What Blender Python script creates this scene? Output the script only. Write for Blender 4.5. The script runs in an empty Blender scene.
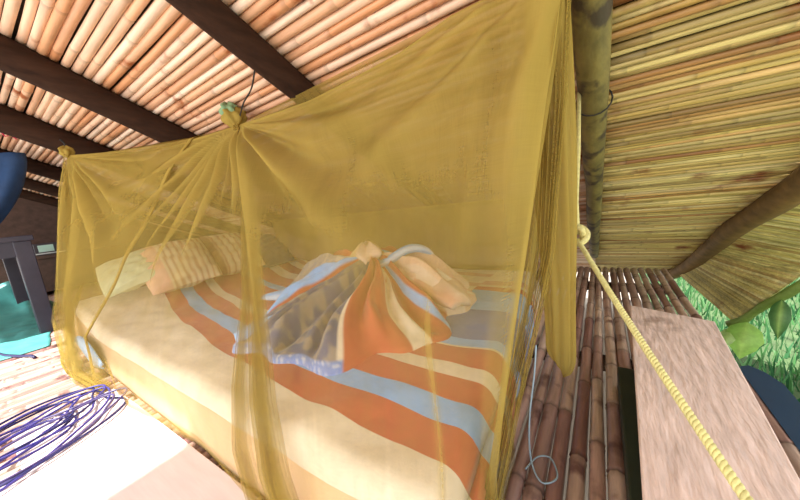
import bpy, math, random
from mathutils import Vector, Matrix, noise
random.seed(7)
PI = math.pi
sc = bpy.context.scene
COL = sc.collection

# ---------------------------------------------------------------- camera
H = 0.70
cam_d = bpy.data.cameras.new('camera')
cam = bpy.data.objects.new('camera', cam_d)
COL.objects.link(cam)
rot = Matrix(((0.82968466, 0.00581818, 0.55820203),
              (0.54696281, 0.19143698, -0.81497458),
              (-0.11160218, 0.98148766, 0.15565)))
cam.matrix_world = Matrix.Translation((0, 0, H)) @ rot.to_4x4()
cam_d.sensor_fit = 'HORIZONTAL'
cam_d.sensor_width = 36.0
cam_d.lens = 298.0 / 800.0 * 36.0
cam_d.clip_start = 0.02
sc.camera = cam

# ---------------------------------------------------------------- light and exposure
sc.view_settings.view_transform = 'Standard'
sc.view_settings.look = 'None'
sc.view_settings.gamma = 1.0
sc.view_settings.use_curve_mapping = False
sc.view_settings.exposure = 0.6
sc.cycles.transparent_max_bounces = 40
sc.cycles.max_bounces = 10
sc.cycles.diffuse_bounces = 6
sc.cycles.sample_clamp_indirect = 6.0

world = bpy.data.worlds.new('sky')
sc.world = world
world.use_nodes = True
bg = world.node_tree.nodes['Background']
bg.inputs['Color'].default_value = (0.93, 0.97, 1.0, 1)
bg.inputs['Strength'].default_value = 1.35

def sun(name, direction, strength, angle, color):
    d = bpy.data.lights.new(name, 'SUN')
    d.energy = strength; d.angle = math.radians(angle); d.color = color
    o = bpy.data.objects.new(name, d)
    COL.objects.link(o)
    o.rotation_euler = Vector(direction).to_track_quat('-Z', 'Y').to_euler()
    return o
sun('sun', (0.0, 0.39, -0.92), 7.0, 1.0, (1.0, 0.98, 0.96))

def area(name, loc, direction, sx, sy, power, color):
    d = bpy.data.lights.new(name, 'AREA')
    d.shape = 'RECTANGLE'; d.size = sx; d.size_y = sy; d.energy = power; d.color = color
    o = bpy.data.objects.new(name, d)
    COL.objects.link(o)
    o.location = loc
    o.rotation_euler = Vector(direction).to_track_quat('-Z', 'Y').to_euler()
    return o
# daylight entering through the open sides of the hut
area('daylight_front', (-1.8, -2.3, 0.85), (0, 1, 0.0), 5.0, 1.3, 58, (1.0, 0.97, 0.95))
area('daylight_right', (2.6, 1.2, 0.3), (-1, 0.15, 0.30), 3.0, 1.6, 24, (1.0, 0.98, 0.88))

# ---------------------------------------------------------------- helpers
def L(o, label=None, cat=None, group=None, kind=None):
    if label: o['label'] = label
    if cat: o['category'] = cat
    if group: o['group'] = group
    if kind: o['kind'] = kind
    return o

def empty(name, loc=(0, 0, 0)):
    o = bpy.data.objects.new(name, None)
    COL.objects.link(o)
    o.location = loc
    return o

class MB:
    """collects vertices and faces with a per-vertex colour and value"""
    def __init__(s):
        s.v = []; s.f = []; s.c = []; s.d = []; s.uv = []
    def add(s, V, F, c=None, d=None, uv=None):
        n = len(s.v)
        s.v += [tuple(p) for p in V]
        s.f += [tuple(i + n for i in f) for f in F]
        if callable(c): s.c += [c(Vector(p)) for p in V]
        elif isinstance(c, list): s.c += c
        else: s.c += [c or (1, 1, 1)] * len(V)
        s.d += d if isinstance(d, list) else [0.0 if d is None else d] * len(V)
        s.uv += uv if uv else [(p[0], p[1]) for p in V]
    def build(s, name, mat, parent=None, smooth=True):
        me = bpy.data.meshes.new(name)
        loc = Vector((0, 0, 0))
        if parent is not None:
            p = parent
            while p is not None:
                loc += p.location; p = p.parent
        me.from_pydata([(p[0] - loc.x, p[1] - loc.y, p[2] - loc.z) for p in s.v], [], s.f)
        ca = me.color_attributes.new('col', 'FLOAT_COLOR', 'POINT')
        buf = []
        for c in s.c: buf += [c[0], c[1], c[2], 1.0]
        ca.data.foreach_set('color', buf)
        da = me.attributes.new('dens', 'FLOAT', 'POINT')
        da.data.foreach_set('value', [float(x) for x in s.d])
        ul = me.uv_layers.new(name='uv')
        for lp in me.loops:
            ul.data[lp.index].uv = s.uv[lp.vertex_index]
        if smooth: me.polygons.foreach_set('use_smooth', [True] * len(me.polygons))
        me.materials.append(mat)
        me.update()
        o = bpy.data.objects.new(name, me)
        COL.objects.link(o)
        if parent is not None: o.parent = parent
        return o

def tube(pts, rad, seg=8, cap=True, closed=False, phase=0.0, flat=None):
    pts = [Vector(p) for p in pts]
    n = len(pts)
    if not isinstance(rad, (list, tuple)): rad = [rad] * n
    V = []; F = []
    t0 = (pts[1] - pts[0]).normalized()
    up = Vector((0, 0, 1)) if abs(t0.z) < 0.9 else Vector((0, 1, 0))
    a = t0.cross(up).normalized()
    for i, p in enumerate(pts):
        t = (pts[min(i + 1, n - 1)] - pts[max(i - 1, 0)])
        if closed: t = pts[(i + 1) % n] - pts[i - 1]
        t = t.normalized() if t.length > 1e-9 else t0
        a = (a - t * a.dot(t)).normalized()
        b = t.cross(a)
        for k in range(seg):
            w = 2 * PI * k / seg + phase
            V.append(p + a * (math.cos(w) * rad[i]) + b * (math.sin(w) * rad[i] * (flat or 1.0)))
    m = n if closed else n - 1
    for i in range(m):
        j = (i + 1) % n
        for k in range(seg):
            k2 = (k + 1) % seg
            F.append((i * seg + k, i * seg + k2, j * seg + k2, j * seg + k))
    if cap and not closed:
        F.append(tuple(range(seg - 1, -1, -1)))
        F.append(tuple(range((n - 1) * seg, n * seg)))
    return V, F

def box(x0, x1, y0, y1, z0, z1, M=None):
    V = [Vector((x, y, z)) for z in (z0, z1) for y in (y0, y1) for x in (x0, x1)]
    if M is not None: V = [M @ p for p in V]
    F = [(0, 2, 3, 1), (4, 5, 7, 6), (0, 1, 5, 4), (2, 6, 7, 3), (0, 4, 6, 2), (1, 3, 7, 5)]
    return V, F

def bevel(o, w, seg=2):
    m = o.modifiers.new('bevel', 'BEVEL'); m.width = w; m.segments = seg; m.limit_method = 'ANGLE'
    return o

def fbm(x, y=0.0, z=0.0):
    return noise.noise(Vector((x, y, z)))

def sst(a, b, x):
    if a == b: return 1.0 if x > a else 0.0
    t = min(1.0, max(0.0, (x - a) / (b - a)))
    return t * t * (3 - 2 * t)

def poly0(pts, u):
    pts = [Vector(p) for p in pts]
    ln = [0]
    for i in range(1, len(pts)): ln.append(ln[-1] + (pts[i] - pts[i - 1]).length)
    q = u * ln[-1]
    for i in range(1, len(pts)):
        if q <= ln[i] or i == len(pts) - 1:
            return pts[i - 1].lerp(pts[i], (q - ln[i - 1]) / max(1e-9, ln[i] - ln[i - 1]))
def mix(a, b, t): return tuple(a[i] * (1 - t) + b[i] * t for i in range(3))

# ---------------------------------------------------------------- materials
def lin(r, g, b):
    f = lambda c: ((c / 255 + 0.055) / 1.055) ** 2.4 if c > 10 else c / 255 / 12.92
    return (f(r), f(g), f(b))

def material(name, rgb=(0.5, 0.5, 0.5), rough=0.6, var=0.15, scale=(8, 8, 8), attr=False, bump=0.0, bscale=None, detail=4,
             dark=None, spec=0.5, sheen=0.0, coord='Object', translucent=0.0):
    m = bpy.data.materials.new(name)
    m.use_nodes = True
    nt = m.node_tree; N = nt.nodes; K = nt.links
    p = N['Principled BSDF']
    p.inputs['Roughness'].default_value = rough
    p.inputs['Specular IOR Level'].default_value = spec
    if sheen: p.inputs['Sheen Weight'].default_value = sheen
    tc = N.new('ShaderNodeTexCoord')
    mp = N.new('ShaderNodeMapping'); mp.inputs['Scale'].default_value = scale
    K.new(tc.outputs[coord], mp.inputs['Vector'])
    nz = N.new('ShaderNodeTexNoise'); nz.inputs['Scale'].default_value = 1.0; nz.inputs['Detail'].default_value = detail
    nz.inputs['Roughness'].default_value = 0.62
    K.new(mp.outputs[0], nz.inputs['Vector'])
    ramp = N.new('ShaderNodeMapRange')
    ramp.inputs['From Min'].default_value = 0.3; ramp.inputs['From Max'].default_value = 0.7
    ramp.inputs['To Min'].default_value = 1 - var; ramp.inputs['To Max'].default_value = 1 + var
    K.new(nz.outputs['Fac'], ramp.inputs['Value'])
    if attr:
        at = N.new('ShaderNodeAttribute'); at.attribute_name = 'col'
        base = at.outputs['Color']
        if rgb is not None:
            mm = N.new('ShaderNodeMix'); mm.data_type = 'RGBA'; mm.blend_type = 'MULTIPLY'; mm.inputs[0].default_value = 1
            mm.inputs[7].default_value = (*rgb, 1)
            K.new(base, mm.inputs[6]); base = mm.outputs[2]
    else:
        rg = N.new('ShaderNodeRGB'); rg.outputs[0].default_value = (*rgb, 1); base = rg.outputs[0]
    vm = N.new('ShaderNodeVectorMath'); vm.operation = 'SCALE'
    K.new(base, vm.inputs[0]); K.new(ramp.outputs[0], vm.inputs['Scale'])
    out = vm.outputs[0]
    if dark:
        # dark = (rgb, threshold, width, noise scale): real stains and blotches
        n2 = N.new('ShaderNodeTexNoise'); n2.inputs['Scale'].default_value = dark[3]; n2.inputs['Detail'].default_value = 5
        K.new(tc.outputs[coord], n2.inputs['Vector'])
        r2 = N.new('ShaderNodeMapRange'); r2.inputs['From Min'].default_value = dark[1]; r2.inputs['From Max'].default_value = dark[1] + dark[2]
        K.new(n2.outputs['Fac'], r2.inputs['Value'])
        m2 = N.new('ShaderNodeMix'); m2.data_type = 'RGBA'
        K.new(r2.outputs[0], m2.inputs[0]); K.new(out, m2.inputs[6]); m2.inputs[7].default_value = (*dark[0], 1)
        out = m2.outputs[2]
    K.new(out, p.inputs['Base Color'])
    if bump:
        bp = N.new('ShaderNodeBump'); bp.inputs['Strength'].default_value = bump; bp.inputs['Distance'].default_value = 0.01
        if bscale:
            mp2 = N.new('ShaderNodeMapping'); mp2.inputs['Scale'].default_value = bscale
            K.new(tc.outputs[coord], mp2.inputs['Vector'])
            n3 = N.new('ShaderNodeTexNoise'); n3.inputs['Scale'].default_value = 1; n3.inputs['Detail'].default_value = 4
            K.new(mp2.outputs[0], n3.inputs['Vector']); K.new(n3.outputs['Fac'], bp.inputs['Height'])
        else: K.new(nz.outputs['Fac'], bp.inputs['Height'])
        K.new(bp.outputs[0], p.inputs['Normal'])
    if translucent:
        tr = N.new('ShaderNodeBsdfTranslucent'); K.new(out, tr.inputs['Color'])
        ms = N.new('ShaderNodeMixShader'); ms.inputs[0].default_value = translucent
        K.new(p.outputs[0], ms.inputs[1]); K.new(tr.outputs[0], ms.inputs[2])
        K.new(ms.outputs[0], N['Material Output'].inputs[0])
    return m

def net_material():
    m = bpy.data.materials.new('olive_netting'); m.use_nodes = True
    nt = m.node_tree; N = nt.nodes; K = nt.links
    N.remove(N['Principled BSDF'])
    at = N.new('ShaderNodeAttribute'); at.attribute_name = 'dens'
    tc = N.new('ShaderNodeTexCoord')
    fac = at.outputs['Fac']
    for sx, sy, amp in ((420, 20, 0.05), (20, 420, 0.05), (22, 3.0, 0.07)):
        mp = N.new('ShaderNodeMapping'); mp.inputs['Scale'].default_value = (sx, sy, 1)
        K.new(tc.outputs['UV'], mp.inputs['Vector'])
        nz = N.new('ShaderNodeTexNoise'); nz.inputs['Scale'].default_value = 1; nz.inputs['Detail'].default_value = 2
        K.new(mp.outputs[0], nz.inputs['Vector'])
        a = N.new('ShaderNodeMath'); a.operation = 'SUBTRACT'; a.inputs[1].default_value = 0.5
        K.new(nz.outputs['Fac'], a.inputs[0])
        b = N.new('ShaderNodeMath'); b.operation = 'MULTIPLY_ADD'; b.inputs[1].default_value = amp * 2.4
        K.new(a.outputs[0], b.inputs[0]); K.new(fac, b.inputs[2]); fac = b.outputs[0]
    cl = N.new('ShaderNodeClamp'); cl.inputs['Min'].default_value = 0.05; cl.inputs['Max'].default_value = 0.97
    K.new(fac, cl.inputs['Value'])
    c = lin(180, 156, 80)
    df = N.new('ShaderNodeBsdfDiffuse'); df.inputs['Color'].default_value = (*c, 1)
    tl = N.new('ShaderNodeBsdfTranslucent'); tl.inputs['Color'].default_value = (*c, 1)
    m1 = N.new('ShaderNodeMixShader'); m1.inputs[0].default_value = 0.38
    K.new(df.outputs[0], m1.inputs[1]); K.new(tl.outputs[0], m1.inputs[2])
    tp = N.new('ShaderNodeBsdfTransparent')
    m2 = N.new('ShaderNodeMixShader')
    K.new(cl.outputs[0], m2.inputs[0]); K.new(tp.outputs[0], m2.inputs[1]); K.new(m1.outputs[0], m2.inputs[2])
    K.new(m2.outputs[0], N['Material Output'].inputs[0])
    return m

M_NET = net_material()
M_CANE = material('roof_cane', None, 0.42, 0.22, (3, 30, 30), attr=True, bump=0.15, dark=(lin(150, 84, 44), 0.62, 0.10, 7))
M_REED = material('roof_reed', None, 0.5, 0.3, (3, 50, 50), attr=True, bump=0.3, dark=(lin(120, 62, 24), 0.60, 0.12, 4))
M_BACK = material('thatch_backing', lin(60, 44, 30), 0.9, 0.3)
M_FLOORCANE = material('floor_cane', None, 0.33, 0.3, (40, 5, 40), attr=True, bump=0.25, dark=(lin(112, 80, 76), 0.56, 0.12, 9))
M_BEAM = material('dark_timber', lin(50, 32, 22), 0.85, 0.35, (30, 4, 30), bump=0.5, spec=0.15)
M_LOG = material('branch_timber', lin(120, 92, 48), 0.7, 0.3, (14, 14, 14), bump=0.5)
M_PLY = material('pale_plywood', lin(226, 208, 204), 0.6, 0.10, (3, 22, 10), bump=0.1)
M_BENCH = material('weathered_board', lin(220, 194, 184), 0.62, 0.22, (60, 9, 20), bump=0.7, bscale=(70, 12, 20), dark=(lin(120, 90, 76), 0.66, 0.12, 4))
M_DARKG = material('dark_green_paint', lin(36, 46, 34), 0.6, 0.2)
M_WALL = material('dark_boards', lin(84, 62, 52), 0.7, 0.3, (2, 12, 14), bump=0.3)
M_TABLE = material('black_brown_paint', lin(52, 46, 60), 0.4, 0.2)
M_SHEET = material('bedding_print', None, 0.85, 0.07, (30, 30, 30), attr=True, bump=0.08, sheen=0.2, bscale=(220, 220, 220))
M_MATT = material('peach_sheet', lin(226, 190, 150), 0.85, 0.08, (5, 5, 5), bump=0.35, bscale=(5, 3, 3), sheen=0.2)
M_PIL = material('pillow_cloth', None, 0.85, 0.06, (14, 14, 14), attr=True, bump=0.2, sheen=0.2)
M_ROPE = material('yellow_rope', lin(206, 196, 130), 0.7, 0.15, (80, 80, 80), bump=0.2)
M_CORD = material('dark_cord', lin(34, 30, 28), 0.7, 0.1)
M_CABLE = material('violet_cable', None, 0.4, 0.1, attr=True)
M_BLUECORD = material('pale_blue_cord', lin(150, 172, 186), 0.6, 0.1)
M_KNOT = material('green_knot_cloth', lin(120, 150, 110), 0.85, 0.25, (40, 40, 40), bump=0.4)
M_TEAL = material('teal_tarpaulin', lin(92, 176, 170), 0.45, 0.25, (6, 6, 6), bump=0.2)
M_BLUE = material('navy_blue_cloth', lin(28, 62, 104), 0.75, 0.2, (9, 9, 9), bump=0.2)
M_PLANK = material('blue_plastic', lin(34, 62, 90), 0.35, 0.1)
M_GROUND = material('pale_earth', lin(170, 158, 144), 0.95, 0.15, (2, 2, 2))
M_LAWN = material('garden_ground', lin(84, 104, 66), 0.95, 0.3, (5, 5, 5))
M_GRASS = material('grass_blades', None, 0.6, 0.2, attr=True, translucent=0.4)
M_LEAF = material('fresh_leaf', None, 0.45, 0.2, (20, 20, 20), attr=True, translucent=0.45)
M_PINK = material('pink_ribbon', lin(214, 40, 84), 0.6, 0.1)
M_RADIO = material('pale_plastic', None, 0.4, 0.1, attr=True)

# ---------------------------------------------------------------- roof
RS, RZ = 0.48, 1.75                       # fall of the roof, height above the camera
def roofz(y): return RZ - RS * y
SL = math.sqrt(1 + RS * RS)
NR = Vector((0, RS, 1)).normalized()      # roof normal

def log_x(y):                             # the crooked branch that ends the right hand bay
    return 0.80 + 0.035 * math.sin(y * 3.4 + 0.4) - 0.12 * max(0.0, y - 3.3)

def cane_layer(x0f, x1f, y0, y1, pitch, rad, colf, name, mat, lift=0.0, node=0.33, flat=1.0, jit=0.004, parent=None, wav=0.006, zj=0.0):
    mb = MB()
    n = int((y1 - y0) * SL / pitch)
    for i in range(n):
        y = y0 + (i + 0.5) * pitch / SL
        x0, x1 = x0f(y), x1f(y)
        r = rad * random.uniform(0.86, 1.08)
        base = colf(); zo = random.uniform(-zj, zj)
        x = x0 + random.uniform(-0.15, 0.0)
        off = random.uniform(0, node)
        ph = random.uniform(0, 99)
        pts = []; rr = []; cc = []
        nx = math.floor((x0 - off) / node) * node + off
        while nx < x1:
            seglen = node * random.uniform(0.8, 1.2)
            bs = mix(base, colf(), 0.25)
            for q, k, sh in ((0.008, 0.98, 0.72), (0.02, 1.06, 1.03), (0.06, 1.0, 1.0), (0.5, 0.97, 1.0), (0.95, 1.0, 0.97), (0.985, 1.09, 0.8)):
                xx = min(max(nx + q * seglen, x0), x1)
                w = wav * fbm(xx * 0.8, ph) * 2 + random.uniform(-jit, jit) * 0.15
                z = roofz(y) + lift + zo + wav * fbm(xx * 0.7, ph + 50)
                pts.append(Vector((xx, y + w, z)))
                rr.append(r * k); cc.append(tuple(c * sh for c in bs))
            nx += seglen
        ok = [0]
        for j in range(1, len(pts)):
            if pts[j].x - pts[ok[-1]].x > 1e-4: ok.append(j)
        if len(ok) < 2: continue
        pts = [pts[j] for j in ok]; rr = [rr[j] for j in ok]; cc = [cc[j] for j in ok]
        V, F = tube(pts, rr, 8, flat=flat)
        mb.add(V, F, [c for c in cc for _ in range(8)])
    return mb.build(name, mat, parent)

def col_pink():
    return random.choice([lin(222, 188, 160), lin(230, 200, 174), lin(212, 170, 136), lin(194, 138, 96), lin(236, 212, 190), lin(208, 158, 118)])
def col_reed():
    return random.choice([lin(206, 182, 110), lin(190, 164, 92), lin(214, 196, 130), lin(178, 150, 80), lin(200, 178, 104), lin(150, 98, 50), lin(214, 196, 140), lin(168, 146, 88), lin(140, 116, 66), lin(188, 150, 90)])

roof = cane_layer(lambda y: (-7.3 if y > -0.5 else -1.1), lambda y: -0.05, -1.6, 4.75, 0.036, 0.0186, col_pink, 'ceiling', M_CANE, node=0.55)  # unseen rear stretch over the right side added to shade the plywood
L(roof, 'pale bamboo cane underside of the roof left of the hanging net post', kind='structure')
reed = cane_layer(lambda y: -0.05, log_x, -1.6, 4.75, 0.027, 0.0142, col_reed, 'ceiling', M_REED, node=0.42, flat=0.9, wav=0.009, zj=0.004)
L(reed, 'yellow reed underside of the roof at the right', kind='structure')
mb = MB()
for a, b, xl in ((-0.5, 4.8, -7.4), (-1.65, -0.5, -1.1)):  # second slab: unseen part behind, added to keep sun off the near plywood
    V = []
    for y in (a, b):
        for x in (xl, 0.76):
            for t in (0.03, 0.10):
                V.append(Vector((x, y, roofz(y) + t)))
    mb.add(V, [(0, 4, 6, 2), (1, 3, 7, 5), (0, 2, 3, 1), (4, 5, 7, 6), (0, 1, 5, 4), (2, 6, 7, 3)])
L(mb.build('ceiling', M_BACK, smooth=False), 'dark thatch above the roof canes', kind='structure')

# hanging panel of reeds beyond the crooked branch
fl = MB()
EAVE = [(2.4, 1.8, .55), (1.75, 2.6, .18), (1.16, 3.2, -.11), (1.04, 3.3, -.34), (.92, 3.4, -.57)]
for i in range(110):
    s_ = i / 109.0
    y = 1.75 + s_ * 2.6
    a = Vector((log_x(y) - 0.02, y, roofz(y) - 0.01))
    e = Vector(poly0(EAVE, s_ ** 0.8))
    c = mix(col_reed(), lin(190, 190, 110), 0.35)
    pts = []; rr = []
    for k in range(9):
        t = k / 8.0
        p = a.lerp(e, t) + Vector((0, 0.012 * fbm(t * 3, i), 0.010 * fbm(t * 2, i + 9)))
        pts.append(p); rr.append(0.0150 * (1.08 if k % 2 else 0.95))
    V, F = tube(pts, rr, 7)
    fl.add(V, F, [tuple(x * (0.8 if k % 3 == 0 else 1) for x in c) for k in range(9) for _ in range(7)])
L(fl.build('reed_panel', M_REED), 'drooping panel of yellow-green reeds beyond the crooked branch', 'roof panel', kind='thing')

# beams under the roof
def beam(x, y0, y1, w, label, bend=0.0):
    mb = MB(); pts = []; rr = []
    k = 26
    for i in range(k + 1):
        y = y0 + (y1 - y0) * i / k
        pts.append(Vector((x + bend * fbm(y * 0.9, x), y, roofz(y) - 0.02 - w * 0.92)))
        rr.append(w * (1 + 0.07 * fbm(y * 2.2, x + 3)))
    V, F = tube(pts, rr, 14)
    mb.add(V, F)
    o = mb.build('roof_beam', M_BEAM)
    L(o, label, 'roof beam', kind='thing')
    return o
beam(-1.07, -0.5, 2.6, 0.056, 'dark roof beam with the net tie cord hanging from it, topmost of the left beams')
beam(-2.15, -0.5, 2.6, 0.072, 'dark round roof beam ending above the bunched net knot, second from the top left')
beam(-3.12, -0.5, 2.6, 0.085, 'dark round roof beam meeting the far net corner, third from the top left')
beam(-4.35, -0.5, 2.6, 0.066, 'dark round roof beam just above the blue cloth, fourth from the top left')
beam(-5.40, -0.5, 2.6, 0.062, 'thin far roof beam behind the blue cloth, fifth from the top left')
beam(-6.35, -0.5, 2.6, 0.060, 'farthest roof beam near the dark boarded wall')

# thick pole at the net's edge
mb = MB(); pts = []; rr = []
for i in range(30):
    t = i / 29.0
    y = 0.2 + 3.4 * t
    pts.append(Vector((0.0 - 0.055 * t + 0.006 * fbm(t * 6), y, roofz(y) - 0.075)))
    rr.append(0.052 + 0.006 * fbm(t * 8, 4) - 0.014 * t)
V, F = tube(pts, rr, 14); mb.add(V, F)
post = mb.build('roof_pole', material('pole_bark', lin(118, 106, 56), 0.6, 0.35, (20, 4, 20), bump=0.5, dark=(lin(62, 50, 34), 0.52, 0.1, 9)))
L(post, 'smooth olive brown roof pole right beside the net edge', 'roof pole', kind='thing')
V, F = tube([(0.0 + 0.058 * math.cos(a * PI / 8) - 0.018, 1.42 + 0.02 * math.sin(a * PI / 8), roofz(1.42) - 0.075 + 0.054 * math.sin(a * PI / 8)) for a in range(17)], 0.003, 6, closed=False)
mb = MB(); mb.add(V, F); mb.build('binding', M_CORD, post)

# crooked branch
mb = MB(); pts = []; rr = []
for i in range(40):
    t = i / 39.0
    y = 1.6 + 3.1 * t
    pts.append(Vector((log_x(y), y, roofz(y) - 0.055 + 0.03 * fbm(t * 4, 8))))
    rr.append(0.070 * (1 - 0.15 * t) + 0.006 * fbm(t * 12))
V, F = tube(pts, rr, 12); mb.add(V, F)
br = mb.build('crooked_branch', M_LOG)
L(br, 'crooked brown branch running down the reed roof at the right', 'branch', kind='thing')

# ---------------------------------------------------------------- floor, ground, wall
FX1 = 0.395
def floor_canes():
    mb = MB(); x = -7.2
    while x < FX1:
        r = random.uniform(0.017, 0.0225)
        ph = random.uniform(0, 99)
        base = random.choice([lin(190, 158, 148), lin(208, 182, 166), lin(172, 134, 126), lin(218, 196, 180), lin(150, 112, 108)])
        nodes = []; y = -1.2 - random.uniform(0, .3)
        pts = []; rr = []; cc = []
        while y < 2.87:
            sl = random.uniform(0.24, 0.36)
            b2 = mix(base, random.choice([lin(120, 82, 78), lin(212, 190, 168), lin(176, 140, 124)]), 0.45)
            for q, k, sh in ((0.01, 0.95, 0.4), (0.03, 1.12, 0.9), (0.07, 1, 1), (0.5, 0.97, 1), (0.93, 1, 1), (0.98, 1.1, 0.8)):
                yy = min(y + q * sl, 2.87)
                pts.append(Vector((x + r + 0.007 * fbm(yy * 1.1, ph), yy, -r + 0.004 * fbm(yy, ph + 7))))
                rr.append(r * k); cc.append(tuple(c * sh for c in b2))
            y += sl
        ok = [0]
        for j in range(1, len(pts)):
            if pts[j].y - pts[ok[-1]].y > 1e-4: ok.append(j)
        V, F = tube([pts[j] for j in ok], [rr[j] for j in ok], 8)
        mb.add(V, F, [cc[j] for j in ok for _ in range(8)])
        x += 2 * r + random.uniform(0.001, 0.007)
    o = mb.build('floor', M_FLOORCANE)
    L(o, kind='structure')
floor_canes()
for y in (-0.9, 0.4, 1.45, 2.6):
    mb = MB(); V, F = tube([(-7.2, y, -0.085), (-3, y + .01, -0.085), (FX1 + (.12 if y < 1.5 else 0), y, -0.085)], 0.035, 10); mb.add(V, F)
    L(mb.build('floor_joist', M_BEAM), 'round timber joist under the cane floor', 'joist', 'joists under the cane floor', kind='structure')

mb = MB(); V, F = box(-40, 40, -40, 40, -1.21, -1.01); mb.add(V, F); L(mb.build('ground', M_GROUND, smooth=False), kind='structure')
mb = MB(); V, F = box(0.55, 40, -1.2, 40, -1.2, -1.0); mb.add(V, F); L(mb.build('ground', M_LAWN, smooth=False), kind='structure')

# dark boarded wall at the far left end
mb = MB()
for i in range(15):
    y0 = -0.55 + i * 0.35
    top0, top1 = roofz(y0) - 0.03, roofz(y0 + 0.35) - 0.03
    if top1 < 0: break
    x0, x1 = -7.12, -7.08
    V = [Vector(p) for p in ((x0, y0, -0.05), (x1, y0, -0.05), (x1, y0 + .35, -0.05), (x0, y0 + .35, -0.05),
                             (x0, y0, top0), (x1, y0, top0), (x1, y0 + .35, top1), (x0, y0 + .35, top1))]
    mb.add(V, [(0, 3, 2, 1), (4, 5, 6, 7), (0, 1, 5, 4), (1, 2, 6, 5), (2, 3, 7, 6), (3, 0, 4, 7)])
L(mb.build('wall_left', M_WALL, smooth=False), kind='structure')

# ---------------------------------------------------------------- bed
BX0, BX1, BY0, BY1, BZ = -2.86, -0.26, 0.325, 1.92, 0.20
def right_edge(y): return -0.20 - 0.085 * (y - 0.35)
def bed_surface(u, v, lift=0.0, over=0.0):
    """u 0..1 head to foot, v 0..1 front to back; rounded edges"""
    y = BY0 + (BY1 - BY0) * v
    x = BX0 + (right_edge(y) - BX0) * u
    ex = min((1 - u) * 2.6, u * 2.6); ey = min(v * 1.58, (1 - v) * 1.58)
    r = 0.05
    drop = 0
    for e in (ex, ey):
        if e < r: drop += r - math.sqrt(max(0, r * r - (r - e) ** 2))
    lift += 0.11 * (1 - sst(-2.86, -2.15, x))
    return Vector((x, y, BZ - drop + lift + 0.006 * fbm(x * 2.2, y * 2.2) + 0.004 * fbm(x * 6, y * 6)))

bed = empty('mattress', (-1.5, 1.1, 0))
def mattress():
    mb = MB(); NU, NV = 90, 60
    V = []; F = []
    for j in range(NV + 1):
        for i in range(NU + 1):
            V.append(bed_surface(i / NU, j / NV, -0.012))
    W = NU + 1
    for j in range(NV):
        for i in range(NU):
            F.append((j * W + i, j * W + i + 1, (j + 1) * W + i + 1, (j + 1) * W + i))
    # sides
    ring = [(i, 0) for i in range(NU)] + [(NU, j) for j in range(NV)] + [(i, NV) for i in range(NU, 0, -1)] + [(0, j) for j in range(NV, 0, -1)]
    prev = [j * W + i for i, j in ring]
    cen = Vector((-1.55, 1.13, 0))
    for lev in range(1, 7):
        t = lev / 6.0
        cur = []
        for (i, j) in ring:
            p = V[j * W + i]
            z = (p.z) * (1 - t) + 0.004 * t
            bul = 0.018 * sst(0, 0.5, t)
            d = Vector((0, 0, 0))
            if j == 0: d.y = -1
            if j == NV: d.y = 1
            if i == 0: d.x = -1
            if i == NU: d.x = 1
            cur.append(len(V)); V.append(Vector((p.x, p.y, z)) + d * (bul + 0.004 * fbm(p.x * 5, z * 14, p.y * 5)))
        for k in range(len(ring)):
            k2 = (k + 1) % len(ring)
            F.append((prev[k2], prev[k], cur[k], cur[k2]))
        prev = cur
    F.append(tuple(reversed(prev)))
    mb.add(V, F)
    return mb.build('mattress_body', M_MATT, bed)
mattress()
L(bed, 'wide low mattress in a peach sheet lying on the cane floor inside the net', 'mattress')

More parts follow.
